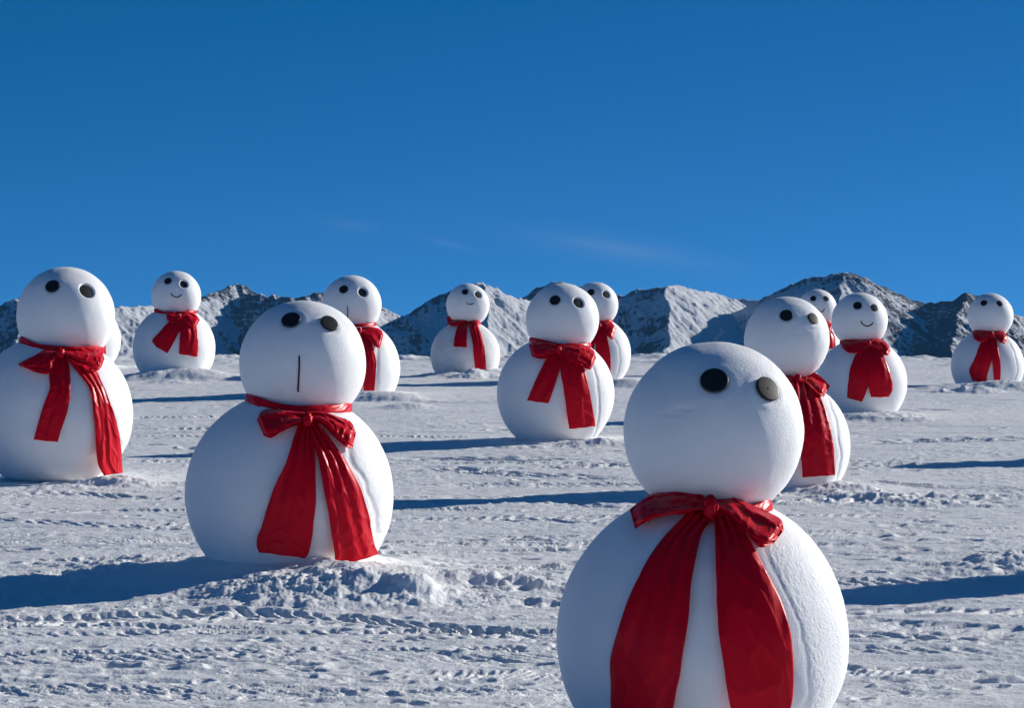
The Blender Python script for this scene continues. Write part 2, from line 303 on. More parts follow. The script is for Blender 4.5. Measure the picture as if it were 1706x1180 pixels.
# ------------------------------------------------------------------ snow field
def plane_z(y):
    return np.where(y < 61 * KF, SLOPE * y, SLOPE * 61 * KF)
tt = np.concatenate([-np.geomspace(6, .235, 40), np.linspace(-.2345, .2345, 1200), np.geomspace(.235, 6, 40)])
yy = np.concatenate([np.linspace(-60, 8.8, 40), np.geomspace(9.2, 64.5 * KF, 1500), np.linspace(66 * KF, 145, 30), np.geomspace(155, 4700, 30)])
TX, YY = np.meshgrid(tt, yy)
XX = np.clip(TX * np.maximum(YY, 9.0), -1600, 1600)
def pxw(px, py):
    Y = ground_Y(py); return (px - 853) / F * Y, Y
def ground_height():
    x, y = XX, YY
    z = plane_z(y)
    z = z + .05 * fbm(x * .11, y * .13, 3, 1) * sstep(6, 14, y)
    # wind packed and driven over: long shallow ridges, mostly across the view
    wx = x + .5 * pn(x * .3, y * .3, 3); wy = y + .4 * pn(x * .25, y * .4, 4)
    z = z + .0055 * ridged(wx * .7, wy * 2.0, 4, 11, .48)
    z = z + .0055 * fbm(wx * 2.3, wy * 4.0, 4, 23, .52)
        # churned patches
    m = sstep(.10, .55, fbm(x * .35 + 7, y * .55, 3, 31))
    z = z + m * (.008 * ridged(wx * 2.6, wy * 3.4, 4, 41, .52))
    m2 = sstep(.25, .6, fbm(x * .8 + 17, y * 1.3, 3, 37))
    z = z - m2 * .015 * np.abs(pn(wx * 5, wy * 6, 47))
    # tyre and tracked-vehicle trails
    def trail(pts, hw, pitch, slant, depth, seed, rows=2):
        nonlocal z
        w = [pxw(*p) for p in pts]; xs = [p[0] for p in w]; ys = [p[1] for p in w]
        yc = np.interp(x, xs, ys); d = (y - yc)
        msk = np.abs(d) < hw * 1.5
        if not msk.any(): return
        X_, D_ = x[msk], d[msk]; Yw = y[msk]
        env = sstep(hw * 1.05, hw * .9, np.abs(D_))
        lat = np.abs(D_) if rows == 2 else D_
        depth_ = depth * .8 * (.75 + .5 * pn(X_ * 1.3, Yw * 2.2, seed + 7)); ph = (X_ + slant * lat + .05 * pn(X_ * 1.6, Yw * 2, seed) + .02 * pn(X_ * 9, Yw * 9, seed + 4)) / pitch
        saw = np.abs((ph % 1) - .5) * 2
        lug = sstep(.30, .62, saw)
        if rows == 2: lug = lug * sstep(.03, .07, np.abs(D_))
        pres = sstep(-.75, -.05, pn(X_ * .4 + seed, Yw * .7, seed + 2))
        edge = np.exp(-((np.abs(D_) - hw * 1.1) / (.12 * hw + .02)) ** 2)
        end = sstep(xs[0] - .1, xs[0] + .6, X_) * sstep(xs[-1] + .1, xs[-1] - .6, X_)
        z[msk] += end * pres * (-depth_ * .35 * env - depth_ * lug * env + depth_ * .3 * edge) * sstep(-.62, -.2, pn(X_ * 3.1, Yw * 3.1, seed + 8))
    trail([(-300, 1046), (0, 1036), (350, 1026), (560, 1034), (760, 1050), (940, 1062)], .30, .145, .5, .045, 101)
    trail([(560, 1072), (640, 1084), (930, 1112), (1100, 1122)], .24, .17, -.9, .035, 103, 1)
    trail([(1380, 1030), (1450, 1036), (1706, 1052), (2000, 1060)], .36, .19, -.8, .045, 105, 1)
    trail([(1380, 1075), (1706, 1086), (2000, 1090)], .20, .15, .6, .025, 106, 1)
    trail([(700, 912), (800, 905), (900, 903), (960, 905)], .26, .16, .9, .04, 107, 1)
    trail([(640, 880), (760, 874), (900, 872), (1000, 880)], .16, .24, .8, .03, 109, 1)
    trail([(-200, 836), (0, 824), (120, 822), (260, 830)], .34, .2, .8, .04, 111)
    trail([(-200, 868), (0, 866), (240, 884), (340, 892)], .22, .2, .8, .025, 113, 1)
    trail([(640, 764), (760, 764), (880, 768), (1040, 774)], .45, .3, .9, .05, 115, 1)
    trail([(700, 778), (860, 790), (1040, 796)], .4, .3, .9, .045, 117, 1)
    trail([(900, 838), (980, 846), (1080, 852)], .3, .22, .9, .035, 121, 1)
    trail([(1420, 742), (1520, 738), (1800, 734)], .5, .34, .9, .05, 119, 1)
    trail([(1420, 800), (1560, 812), (1800, 822)], .34, .26, .8, .04, 123, 1)
    trail([(-100, 1150), (60, 1162), (160, 1156), (400, 1164)], .14, .2, .3, .02, 125, 1)
    RT = random.Random(11)
    for k in range(30):
        a = 655 + 525 * ((k + RT.random()) / 30) ** .9; q = RT.uniform(-22, 22) * (a - 600) / 400; far = 1 + 1.6 * (1 - (a - 640) / 540)
        x0_, x1_ = sorted((RT.uniform(-500, 1300), RT.uniform(400, 2200)))
        if x1_ - x0_ < 500: x0_ -= 300; x1_ += 300
        trail([(x0_, a), ((x0_ + x1_) / 2, a + q + RT.uniform(-5, 5)), (x1_, a + q * 1.6)], RT.uniform(.10, .24) * far ** .5, RT.choice([.07, .10, .13, .18]) * far ** .5, RT.choice([-.9, -.5, .5, .8, 1.0]), RT.uniform(.016, .030) * far * (1 if a < 1060 else .6), 300 + k, RT.choice([1, 1, 2]))
    # fine crust: small sharp chatter of packed snow, drawn out across the view
    z = z + .0030 * fbm(wx * 6.0, wy * 9.0, 3, 141, .62) * sstep(88, 60, y)
    z = z - .006 * sstep(.28, .62, pn(wx * 3.4, wy * 6.5, 151)) - .005 * sstep(.30, .6, pn(wx * 7.5 + 4, wy * 12, 153)) * sstep(50, 25, y)
    # faint long wheel lines
    for k, (a, b_, dpt) in enumerate([(1140, 1128, .012), (948, 940, .012), (915, 930, .012), (1000, 1012, .01), (700, 712, .03), (672, 668, .04), (850, 846, .012), (1108, 1090, .01), (720, 724, .03), (1168, 1176, .008), (652, 655, .05)]):
        xa, ya = pxw(0, a); xb, yb = pxw(1706, b_)
        yc = ya + (x - xa) / (xb - xa) * (yb - ya) + .06 * np.sin(x * .9 + k * 2)
        z -= dpt * np.exp(-((y - yc) / .05) ** 2) * (y < 60 * KF)
    # footprints and scuffs
    R = random.Random(5)
    def blob(px, py, rx, ry, h, rot=0.0, rim=.35, lump=0.0, seed=0):
        bx, by = pxw(px, py)
        R_ = 2.6 * max(rx, ry)
        i0, i1 = np.searchsorted(yy, [by - R_, by + R_])
        if i1 <= i0: return
        xs = x[i0:i1]; ys = y[i0:i1]
        j = np.where((tt * by > bx - R_ * 1.5) & (tt * by < bx + R_ * 1.5))[0]
        if len(j) == 0: return
        xs = xs[:, j[0]:j[-1] + 1]; ys = ys[:, j[0]:j[-1] + 1]
        dx, dy = xs - bx, ys - by; c, s = math.cos(rot), math.sin(rot)
        q = ((dx * c + dy * s) / rx) ** 2 + ((-dx * s + dy * c) / ry) ** 2
        if lump: q = q * (1 + .5 * lump * fbm(xs * 2.2, ys * 2.2, 3, seed + 60))
        add = h * (np.exp(-q * q) if not lump else np.exp(-np.maximum(q, 0) ** 1.3))
        if rim and not lump: add = add - h * rim * np.exp(-((np.sqrt(q) - 1.35) / .28) ** 2)
        if lump:
            e = np.exp(-np.maximum(q, 0) * .8)
            e2 = np.exp(-np.maximum(q, 0) ** .8 * .55); add = add + lump * e2 * (.05 * h * ridged(xs * 2.2, ys * 2.6, 3, seed, .5) + .013 * fbm(xs * 5, ys * 5, 4, seed + 3, .68) - .05 * h)
        z[i0:i1, j[0]:j[-1] + 1] += add
    for _ in range(750):
        py = 640 + 560 * R.random() ** .8; px = R.uniform(-60, 1766)
        sz = R.uniform(.022, .06) * (1 if py > 800 else 2.0) * (1.5 if R.random() < .15 else 1)
        blob(px, py, sz * R.uniform(1, 2.2), sz, -sz * R.uniform(.15, .42), R.uniform(-.6, .6), R.choice([.15, .3, .5]))
    for _ in range(420):   # loose crumbs of snow
        py = 660 + 540 * R.random(); px = R.uniform(-60, 1766)
        sz = R.uniform(.012, .035); blob(px, py, sz * 1.3, sz, sz * R.uniform(.4, .7), 0, 0)
    for px, py, n in ((990, 905, 14), (560, 1128, 10), (250, 1105, 22), (180, 945, 30), (1540, 880, 30), (1500, 905, 22), (850, 975, 40), (930, 945, 24), (1480, 835, 60), (1620, 835, 40), (640, 1165, 8), (1560, 1120, 14), (1660, 950, 30)):
        for _ in range(n):
            sz = R.uniform(.025, .085); blob(R.gauss(px, 55), R.gauss(py, 9), sz * 1.7, sz, R.choice([-1, -1, .7]) * sz * R.uniform(.15, .42), R.uniform(-.5, .5), .3)
    # snow heaped round the foot of every snowman
    for k, d in SM.items():
        bx, by_, rb = d['b']; Y = ground_Y(d['yb']); rm = rb * Y / F
        i = sum(map(ord, k))
        blob(bx, d['yb'], rm * 1.02, rm * .85, .07 if k not in 'CDA' else .03, 0, 0, .8, i)
    hp = [ # px, py, rx, ry (m), h, lump
        (482, 972, 1.25, 1.5, .27, .4), (610, 988, .60, .50, .16, .7), (655, 1000, .40, .30, .12, 1.0), (695, 1002, .16, .16, .14, 1.2), (430, 1000, .4, .3, .06, 1.4), (530, 1000, .4, .3, .08, 1.4), (590, 1010, .5, .25, .06, 1.2),
        (650, 668, .7, .5, .20, .5), (680, 680, .5, .4, .12, .5), (600, 665, .8, .4, .15, .5),
        (300, 632, 1.3, 1.0, .26, .4), (345, 634, 1.0, .6, .16, .4), (240, 634, .7, .5, .10, .5), (285, 640, .5, .4, .10, .8),
        (800, 632, .5, .35, .20, 1.0), (825, 628, .5, .4, .2, .5), (750, 630, .8, .4, .12, .8), (780, 633, .4, .3, .15, 1.2),
        (1045, 645, .5, .5, .22, .4), (1020, 641, .6, .4, .15, .4),
        (1440, 700, .7, .4, .14, .9), (1490, 697, .5, .4, .13, .8), (1520, 703, .5, .25, .08, .9),
        (1650, 650, 1.3, .9, .18, .6), (1680, 652, .7, .5, .14, .8), (1600, 655, .7, .45, .10, .8), (1640, 656, .4, .3, .10, 1.0),
        (180, 806, .45, .25, .13, 1.0), (205, 800, .3, .2, .12, .8), (100, 812, .4, .2, .06, 1.0), (225, 808, .3, .2, .07, 1.1),
        (980, 745, .6, .35, .10, 1.1), (1015, 745, .4, .3, .07, 1.0), (880, 748, .5, .25, .05, 1.0),
        (1400, 822, .45, .35, .16, 1.2), (1440, 832, .5, .3, .12, 1.3), (1490, 838, .5, .3, .09, 1.4), (1350, 838, .5, .22, .07, 1.3), (1560, 842, .5, .25, .06, 1.3), (1640, 832, .5, .25, .05, 1.3),
        (230, 948, .55, .22, .09, 1.3), (170, 958, .4, .2, .08, 1.3), (60, 970, .5, .2, .05, 1.0), (760, 975, .4, .2, .10, 1.3), (840, 972, .4, .2, .10, 1.2), (905, 980, .35, .2, .08, 1.2), (800, 1000, .5, .2, .06, 1.3),
        (1690, 940, .5, .35, .12, 1.2), (1625, 955, .3, .2, .09, 1.1),
    ]
    for i, (px, py, rx, ry, h, lp) in enumerate(hp): blob(px, py, rx, ry, h * (.62 if py > 740 else .8), 0, 0, lp * 1.1, 200 + i)
    # ploughed berm along the far edge, then the land falls away
    z = z + (.13 + .12 * fbm(x * .6, y * .8, 4, 71, .6)) * np.exp(-((y - 61.3 * KF - .8 * pn(x * .1, y * 0, 5)) / 1.0) ** 2)
    z = z + (.10 * np.maximum(0, fbm(x * .35, y * .4, 4, 73, .6))) * np.exp(-((y - 59 * KF) / 3) ** 2)
    z = z - 17 * sstep(63.5 * KF, 180, y) ** .9
    z = z - sstep(180, 600, y) * 8
    return z
ZZ = ground_height()
P = np.stack([XX, YY, ZZ], -1).reshape(-1, 3)
kk_ = int(np.searchsorted(yy, 68 * KF)); Pg = P.reshape(len(yy), len(tt), 3)
g = mesh_obj('snow_field', Pg[:kk_ + 1].reshape(-1, 3), grid_faces(kk_ + 1, len(tt)), M_GROUND)
sub_ = np.r_[0:len(tt):12, len(tt) - 1]
vf = mesh_obj('unseen_valley_floor', Pg[kk_:][:, sub_].reshape(-1, 3) - np.array([0, 0, .004]), grid_faces(len(yy) - kk_, len(sub_)), M_VALLEY_DARK)  # out of sight, made dark to keep bounce off the shaded slopes
tag(vf, 'unseen valley floor, darkened to cut light bounced onto the mountains', 'valley', kind='structure')
tag(g, 'trampled white snow field marked by tyre tracks and footprints', 'snow field', kind='structure')

# ------------------------------------------------------------------ mountains
def ridge_height(X, Y, ridges):
    H = np.full(X.shape, -60.0, dtype=np.float32)
    for pts, kl in ridges:
        w = [ray(p[0], p[1], p[2] + 3000 * (KF - 1)) for p in pts]
        for a, b in zip(w[:-1], w[1:]):
            d = b[:2] - a[:2]; l2 = float(d @ d) + 1e-6
            t = np.clip(((X - a[0]) * d[0] + (Y - a[1]) * d[1]) / l2, 0, 1)
            dist = np.hypot(X - a[0] - t * d[0], Y - a[1] - t * d[1])
            H = np.maximum(H, a[2] + t * (b[2] - a[2]) - kl * dist)
    return H
RIDGES = [
    # skyline, left to right: (px, py, distance)
    ([(-420, 470, 2950), (-200, 500, 2900), (-60, 520, 2950), (8, 511, 2950), (25, 497, 2960), (60, 492, 2980), (110, 505, 3000)], .62),
    ([(25, 497, 2960), (40, 540, 2860), (20, 600, 2750)], .7),
    ([(150, 512, 2720), (190, 511, 2750), (222, 509, 2790), (252, 510, 2850), (300, 508, 2900), (335, 497, 2960), (363, 484, 3010), (397, 472, 3060)], .62),
    ([(397, 472, 3060), (411, 486, 3030), (430, 491, 2990), (437, 489, 2985), (447, 495, 2975), (456, 490, 2965), (464, 496, 2960), (482, 495, 2930), (500, 520, 2850), (515, 600, 2700)], .72),
    ([(456, 490, 2965), (466, 530, 2880), (480, 600, 2740)], .75),
    ([(464, 493, 3150), (505, 495, 3150), (522, 489, 3160), (541, 486, 3170), (585, 480, 3200), (620, 500, 3260), (655, 520, 3300), (700, 545, 3350)], .6),
    ([(560, 505, 3000), (600, 508, 3060), (636, 516, 3110), (667, 530, 3160)], .62),
    # mountain with the lit right face
    ([(600, 560, 2820), (668, 528, 2850), (693, 514, 2860), (720, 498, 2870), (747, 486, 2880), (778, 474, 2890), (802, 466, 2900), (814, 473, 2925), (827, 483, 2950), (853, 494, 3000), (871, 498, 3030), (900, 506, 3080), (930, 520, 3150)], .66),
    ([(802, 466, 2900), (812, 500, 2840), (816, 545, 2760), (812, 600, 2650)], .72),
    ([(860, 505, 3150), (876, 498, 3160), (889, 487, 3170), (903, 476, 3180), (925, 468, 3190), (960, 474, 3180), (1000, 486, 3160), (1041, 493, 3140)], .62),
    # central massif
    ([(1000, 500, 2960), (1030, 493.5, 2950), (1041, 493, 2945), (1063, 481, 2930), (1075, 483, 2925), (1086, 480, 2920), (1109, 475.5, 2900), (1134, 475, 2960), (1150, 481, 2990), (1159, 485, 3000), (1177, 484, 3030), (1198, 490, 3060), (1225, 499, 3080)], .66),
    ([(1109, 475.5, 2900), (1112, 500, 2850), (1114, 535, 2790), (1117, 565, 2740), (1096, 594, 2660), (1085, 620, 2620)], .74),
    ([(1159, 487, 2990), (1182, 515, 2920), (1198, 535, 2870), (1207, 552, 2820), (1196, 575, 2770)], .62),
    ([(1200, 497, 3150), (1240, 498, 3150), (1263, 499, 3140), (1290, 520, 3060)], .55),
    # big mountain on the right
    ([(1263, 499, 3000), (1279, 491, 2990), (1310, 476, 2970), (1339, 465, 2950), (1381, 458, 2925), (1410, 451, 2900), (1433, 460, 2925), (1464, 475, 2960), (1488, 485, 2980), (1519, 498, 3000), (1541, 505, 3010)], .62),
    ([(1410, 451, 2900), (1402, 480, 2845), (1396, 520, 2770), (1390, 600, 2640)], .7),
    ([(1464, 475, 2960), (1490, 510, 2880), (1520, 545, 2800), (1548, 580, 2720)], .66),
    ([(1433, 460, 2925), (1455, 510, 2830), (1475, 560, 2740)], .75),
    ([(1541, 505, 2890), (1565, 503, 2880), (1585, 502, 2870), (1596, 496, 2865), (1608, 488, 2860), (1626, 491, 2880), (1650, 505, 2900), (1688, 524, 2930), (1703, 528, 2940), (1750, 535, 2950), (1850, 515, 2950), (2000, 490, 2950), (2300, 500, 2950)], .66),
    ([(1608, 488, 2860), (1600, 520, 2800), (1590, 560, 2730), (1585, 600, 2660)], .75),
    ([(1565, 503, 2880), (1560, 540, 2810), (1550, 585, 2720)], .8),
    ([(1650, 505, 2900), (1670, 545, 2820), (1690, 590, 2740)], .75),
]
mx_ = np.linspace(-1250, 1250, 1500); my_ = np.concatenate([np.linspace(2450, 3250, 400), np.linspace(3260, 3900, 30)])
my_ = my_ + 3000 * (KF - 1)
MX, MY = np.meshgrid(mx_, my_)
wxx = MX + 5 * pn(MX / 45, MY / 45, 81) + 2.0 * pn(MX / 14, MY / 14, 82)
wyy = MY + 7 * pn(MX / 60, MY / 60, 83) + 4 * pn(MX / 18, MY / 18, 84)
MZ = ridge_height(wxx, wyy, RIDGES)
top = ridge_height(MX, MY, [r for r in RIDGES])
rg = ridged(MX / 42 + .02 * MY, MY / 60, 5, 91, .6)
rf = ridged(MX / 9, MY / 13, 4, 95, .6)
MZ = MZ + 1.9 * (rg - 1.2) + .60 * (rf - 1.0) + .8 * (ridged(MX / 13 + .10 * MY / 13, MY / 75, 3, 93, .5) - 1)
# rock showing through: crests, steep places, the right-hand mountains; extra on shaded faces to deepen their shade
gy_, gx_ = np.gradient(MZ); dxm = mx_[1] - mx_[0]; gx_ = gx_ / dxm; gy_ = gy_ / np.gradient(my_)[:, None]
steep = np.hypot(gx_, gy_)
pxm = 853 + MX / MY * F
zone = np.interp(pxm, [0, 150, 190, 330, 400, 440, 500, 640, 680, 860, 900, 1030, 1100, 1130, 1200, 1260, 1380, 1430, 1520, 1706],
                      [.42, .2, .08, .26, .50, .50, .36, .3, .36, .08, .26, .34, .28, .07, .14, .12, .20, .50, .56, .50])
rock = zone + .28 * (steep - .72) + .24 * fbm(MX / 34 + MY / 70, MY / 60, 3, 97) + .16 * fbm(MX / 5 + MY / 40, MY / 16, 3, 98)
crest = sstep(18, 0, np.maximum(0, np.maximum.accumulate(MZ[::-1], 0)[::-1] - MZ)) * sstep(0, 60, MZ)
rock = rock + .13 * sstep(.1, .5, gx_) - .10 * sstep(.1, .5, -gx_) + .22 * crest * sstep(30, 75, MZ)  # aspect terms paint in shade: left-facing slopes darker, sunlit ones cleaner
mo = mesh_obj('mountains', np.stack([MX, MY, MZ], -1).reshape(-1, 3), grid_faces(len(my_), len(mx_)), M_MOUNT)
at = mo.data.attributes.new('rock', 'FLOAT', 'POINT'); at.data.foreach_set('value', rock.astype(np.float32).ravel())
tag(mo, 'jagged snow covered mountains with dark rock beyond the snow field', 'mountains', kind='structure')

# ------------------------------------------------------------------ snowman builders
def sphere_grid(nu, nv):
    th = np.linspace(0, 2 * np.pi, nu, endpoint=False); ph = np.linspace(0.004, np.pi - .004, nv)
    T, Pp = np.meshgrid(th, ph)
    d = np.stack([np.sin(Pp) * np.cos(T), np.sin(Pp) * np.sin(T), np.cos(Pp)], -1).reshape(-1, 3)
    return d, grid_faces(nv, nu, True)[:, ::-1]
def on_surface(px, py, Yc, cen, R, hang=False):
    """world point seen at (px,py) on a ball of centre cen, radius R (below its equator hanging straight down if hang)"""
    px = np.asarray(px, float); py = np.asarray(py, float); w = R * .8 + 0 * px
    for _ in range(8):
        y = Yc - w; u = (px - 853) / F * y - cen[0]; v = CZ - (py - 590) / F * y - cen[2]
        if hang: v = np.where(v < 0, v * .55, v)
        w = np.sqrt(np.maximum(R * R * .012, R * R - u * u - v * v))
    y = Yc - w
    return np.stack([(px - 853) / F * y, y, CZ - (py - 590) / F * y], -1)
def resample(rows, n):
    rows = np.array(rows, float); k = np.linspace(0, 1, len(rows)); s = np.linspace(0, 1, n)
    out = np.empty((n, rows.shape[1]))
    m = np.gradient(rows, k, axis=0)
    idx = np.clip(np.searchsorted(k, s, side='right') - 1, 0, len(k) - 2)
    h = k[1] - k[0]; t = ((s - k[idx]) / h)[:, None]
    a, b = rows[idx], rows[idx + 1]; ma, mb = m[idx] * h, m[idx + 1] * h
    return (2 * t**3 - 3 * t**2 + 1) * a + (t**3 - 2 * t**2 + t) * ma + (-2 * t**3 + 3 * t**2) * b + (t**3 - t**2) * mb
def n1(x, y, s): return float(pn(np.array([x], float), np.array([y], float), s)[0])

def solid(o, th):
    md = o.modifiers.new('thickness', 'SOLIDIFY'); md.thickness = th; md.offset = -1
def strip(name, rows, Yc, cen, R, seed, parent, org, fold=.015, lift=.02):
    big = R > .1 and (R * F / Yc) > 90
    nr, nc = (110, 44) if big else (40, 20)
    rr = resample(rows, nr); S_ = np.linspace(0, 1, nr); C_ = np.linspace(0, 1, nc)
    cc, ss = np.meshgrid(C_, S_)
    warp = .35 * pn(ss * 2.2 + seed, cc * 1.0, seed)
    fo = pn(cc * 4.2 + warp + seed * 3.1, ss * 1.3 + seed, seed + 1)
    fo2 = 1 - 2 * np.abs(pn(cc * 2.6 + warp * 1.6, ss * 2.0 + 7 + seed, seed + 2))
    cr = 1 - 2 * np.abs(pn(cc * 2.2 + ss * 3, ss * 5.5 - cc * 2 + seed, seed + 3))
    gather = np.exp(-ss * 4.0)
    off = fold * (.8 * fo + .55 * fo2 + .5 * np.maximum(cr, 0) ** 4) + fold * gather * 1.5 * np.sin(cc * 2 * np.pi * 3.2 + seed + 2.5 * ss)
    edge_curl = fold * .9 * pn(ss * 3.0 + seed, cc * 0, seed + 4) * (2 * cc - 1) ** 2
    off = (off + edge_curl) * R
    off = np.maximum(off, -lift * R * .75)
    el = 1 + 0 * S_; V = np.empty((nr, nc, 3))
    wpx = np.hypot(rr[:, 2] - rr[:, 0], rr[:, 3] - rr[:, 1])
    jl = .020 * wpx * np.array([n1(s * 7, seed, seed + 5) for s in S_]); jr = .020 * wpx * np.array([n1(s * 7, seed + 9, seed + 6) for s in S_])
    xl = rr[:, 0:1] + jl[:, None]; xr = rr[:, 2:3] + jr[:, None]; yl = rr[:, 1:2]; yr = rr[:, 3:4]
    px = xl + (xr - xl) * cc; py = yl + (yr - yl) * cc + .03 * wpx[-1] * pn(cc * 3, cc * 0 + seed, seed + 8) * sstep(.9, 1, ss)
    V = on_surface(px, py, Yc, cen, R * (1 + lift) + off, True)
    o = mesh_obj(name, V.reshape(-1, 3), grid_faces(nr, nc), M_SCARF, parent, loc=org)
    solid(o, .006); return o
def loop(name, rows, Yc, cen, R, seed, parent, org, thick=.075, lift=.04):
    big = (R * F / Yc) > 90
    nr, nc = (64, 56) if big else (26, 28)
    rr = resample(rows, nr); V = np.empty((nr, nc, 3)); S_ = np.linspace(0, 1, nr)
    A_ = np.linspace(0, 2 * np.pi, nc, endpoint=False)
    aa, ss = np.meshgrid(A_, S_)
    f1 = pn(aa * 1.6 + seed, ss * 1.4, seed + 1); f2 = 1 - 2 * np.abs(pn(np.cos(aa) * 1.9 + .8 * ss + seed, ss * 1.7 + np.sin(aa) * .5, seed + 2)); f3 = 1 - 2 * np.abs(pn(np.cos(aa) * 2.2 + seed, ss * 4.5, seed + 3))
    gather = np.sin(aa * 5 + seed) * np.exp(-ss * 3.2)
    prof = (.42 + .58 * np.sin(np.minimum(1, ss * 1.25) * math.pi / 2)) * (1 - sstep(.82, 1.0, ss) * .78)
    ca2 = np.sign(np.cos(aa)) * np.abs(np.cos(aa)) ** .8; kk = .5 - .5 * ca2
    px = rr[:, 0:1] + (rr[:, 2:3] - rr[:, 0:1]) * kk; py = rr[:, 1:2] + (rr[:, 3:4] - rr[:, 1:2]) * kk
    dep = (lift + thick * prof * (.5 * np.sin(aa) + .35)) * R + R * (.016 * f1 + .014 * f2 + .010 * np.maximum(f3, 0) ** 3 + .016 * gather)
    V = on_surface(px, py, Yc, cen, R + np.maximum(dep, .004 * R), False)
    vs = V.reshape(-1, 3); fs = grid_faces(nr, nc, True)
    o = mesh_obj(name, vs, fs, M_SCARF, parent, loc=org)
    # close both ends
    bm = bmesh.new(); bm.from_mesh(o.data); vl = list(bm.verts)
    for r in (0, nr - 1):
        c = bm.verts.new(Vector(vs[r * nc:(r + 1) * nc].mean(0) - org))
        for j in range(nc):
            bm.faces.new((vl[r * nc + j], vl[r * nc + (j + 1) % nc], c)).smooth = True
    bmesh.ops.recalc_face_normals(bm, faces=bm.faces); bm.to_mesh(o.data); bm.free()
    return o
def tube(name, pts, r, mat, parent, org):
    pts = [np.array(p) for p in pts]; V = []; nc = 8
    for i, p in enumerate(pts):
        t = pts[min(i + 1, len(pts) - 1)] - pts[max(i - 1, 0)]; t = t / (np.linalg.norm(t) + 1e-9)
        a = np.cross(t, (0, 1, .1)); a /= np.linalg.norm(a) + 1e-9; b = np.cross(t, a)
        k = r * (.6 if i in (0, len(pts) - 1) else 1)
        for q in range(nc): V.append(p + k * (math.cos(q * 2 * math.pi / nc) * a + math.sin(q * 2 * math.pi / nc) * b))
    o = mesh_obj(name, np.array(V), grid_faces(len(pts), nc, True), mat, parent, loc=org)
    bm = bmesh.new(); bm.from_mesh(o.data); bm.verts.ensure_lookup_table()
    bm.faces.new(bm.verts[:nc]); bm.faces.new(bm.verts[-nc:]); bmesh.ops.recalc_face_normals(bm, faces=bm.faces); bm.to_mesh(o.data); bm.free()
    return o
def disc(name, c, n, r, th, mat, parent, org):
    n = Vector(n).normalized(); q = n.to_track_quat('Z', 'Y'); V = []; k = 40
    prof = [(0.001, th), (.90, th), (.97, th * .93), (1.0, th * .7), (1.0, 0.0), (.001, 0)]
    for rr_, hh in prof:
        for i in range(k):
            a = i * 2 * math.pi / k; V.append(Vector(c) + q @ Vector((math.cos(a) * r * rr_, math.sin(a) * r * rr_, hh - th * .5)))
    return mesh_obj(name, np.array([list(v) for v in V]), grid_faces(len(prof), k, True), mat, parent, loc=org)

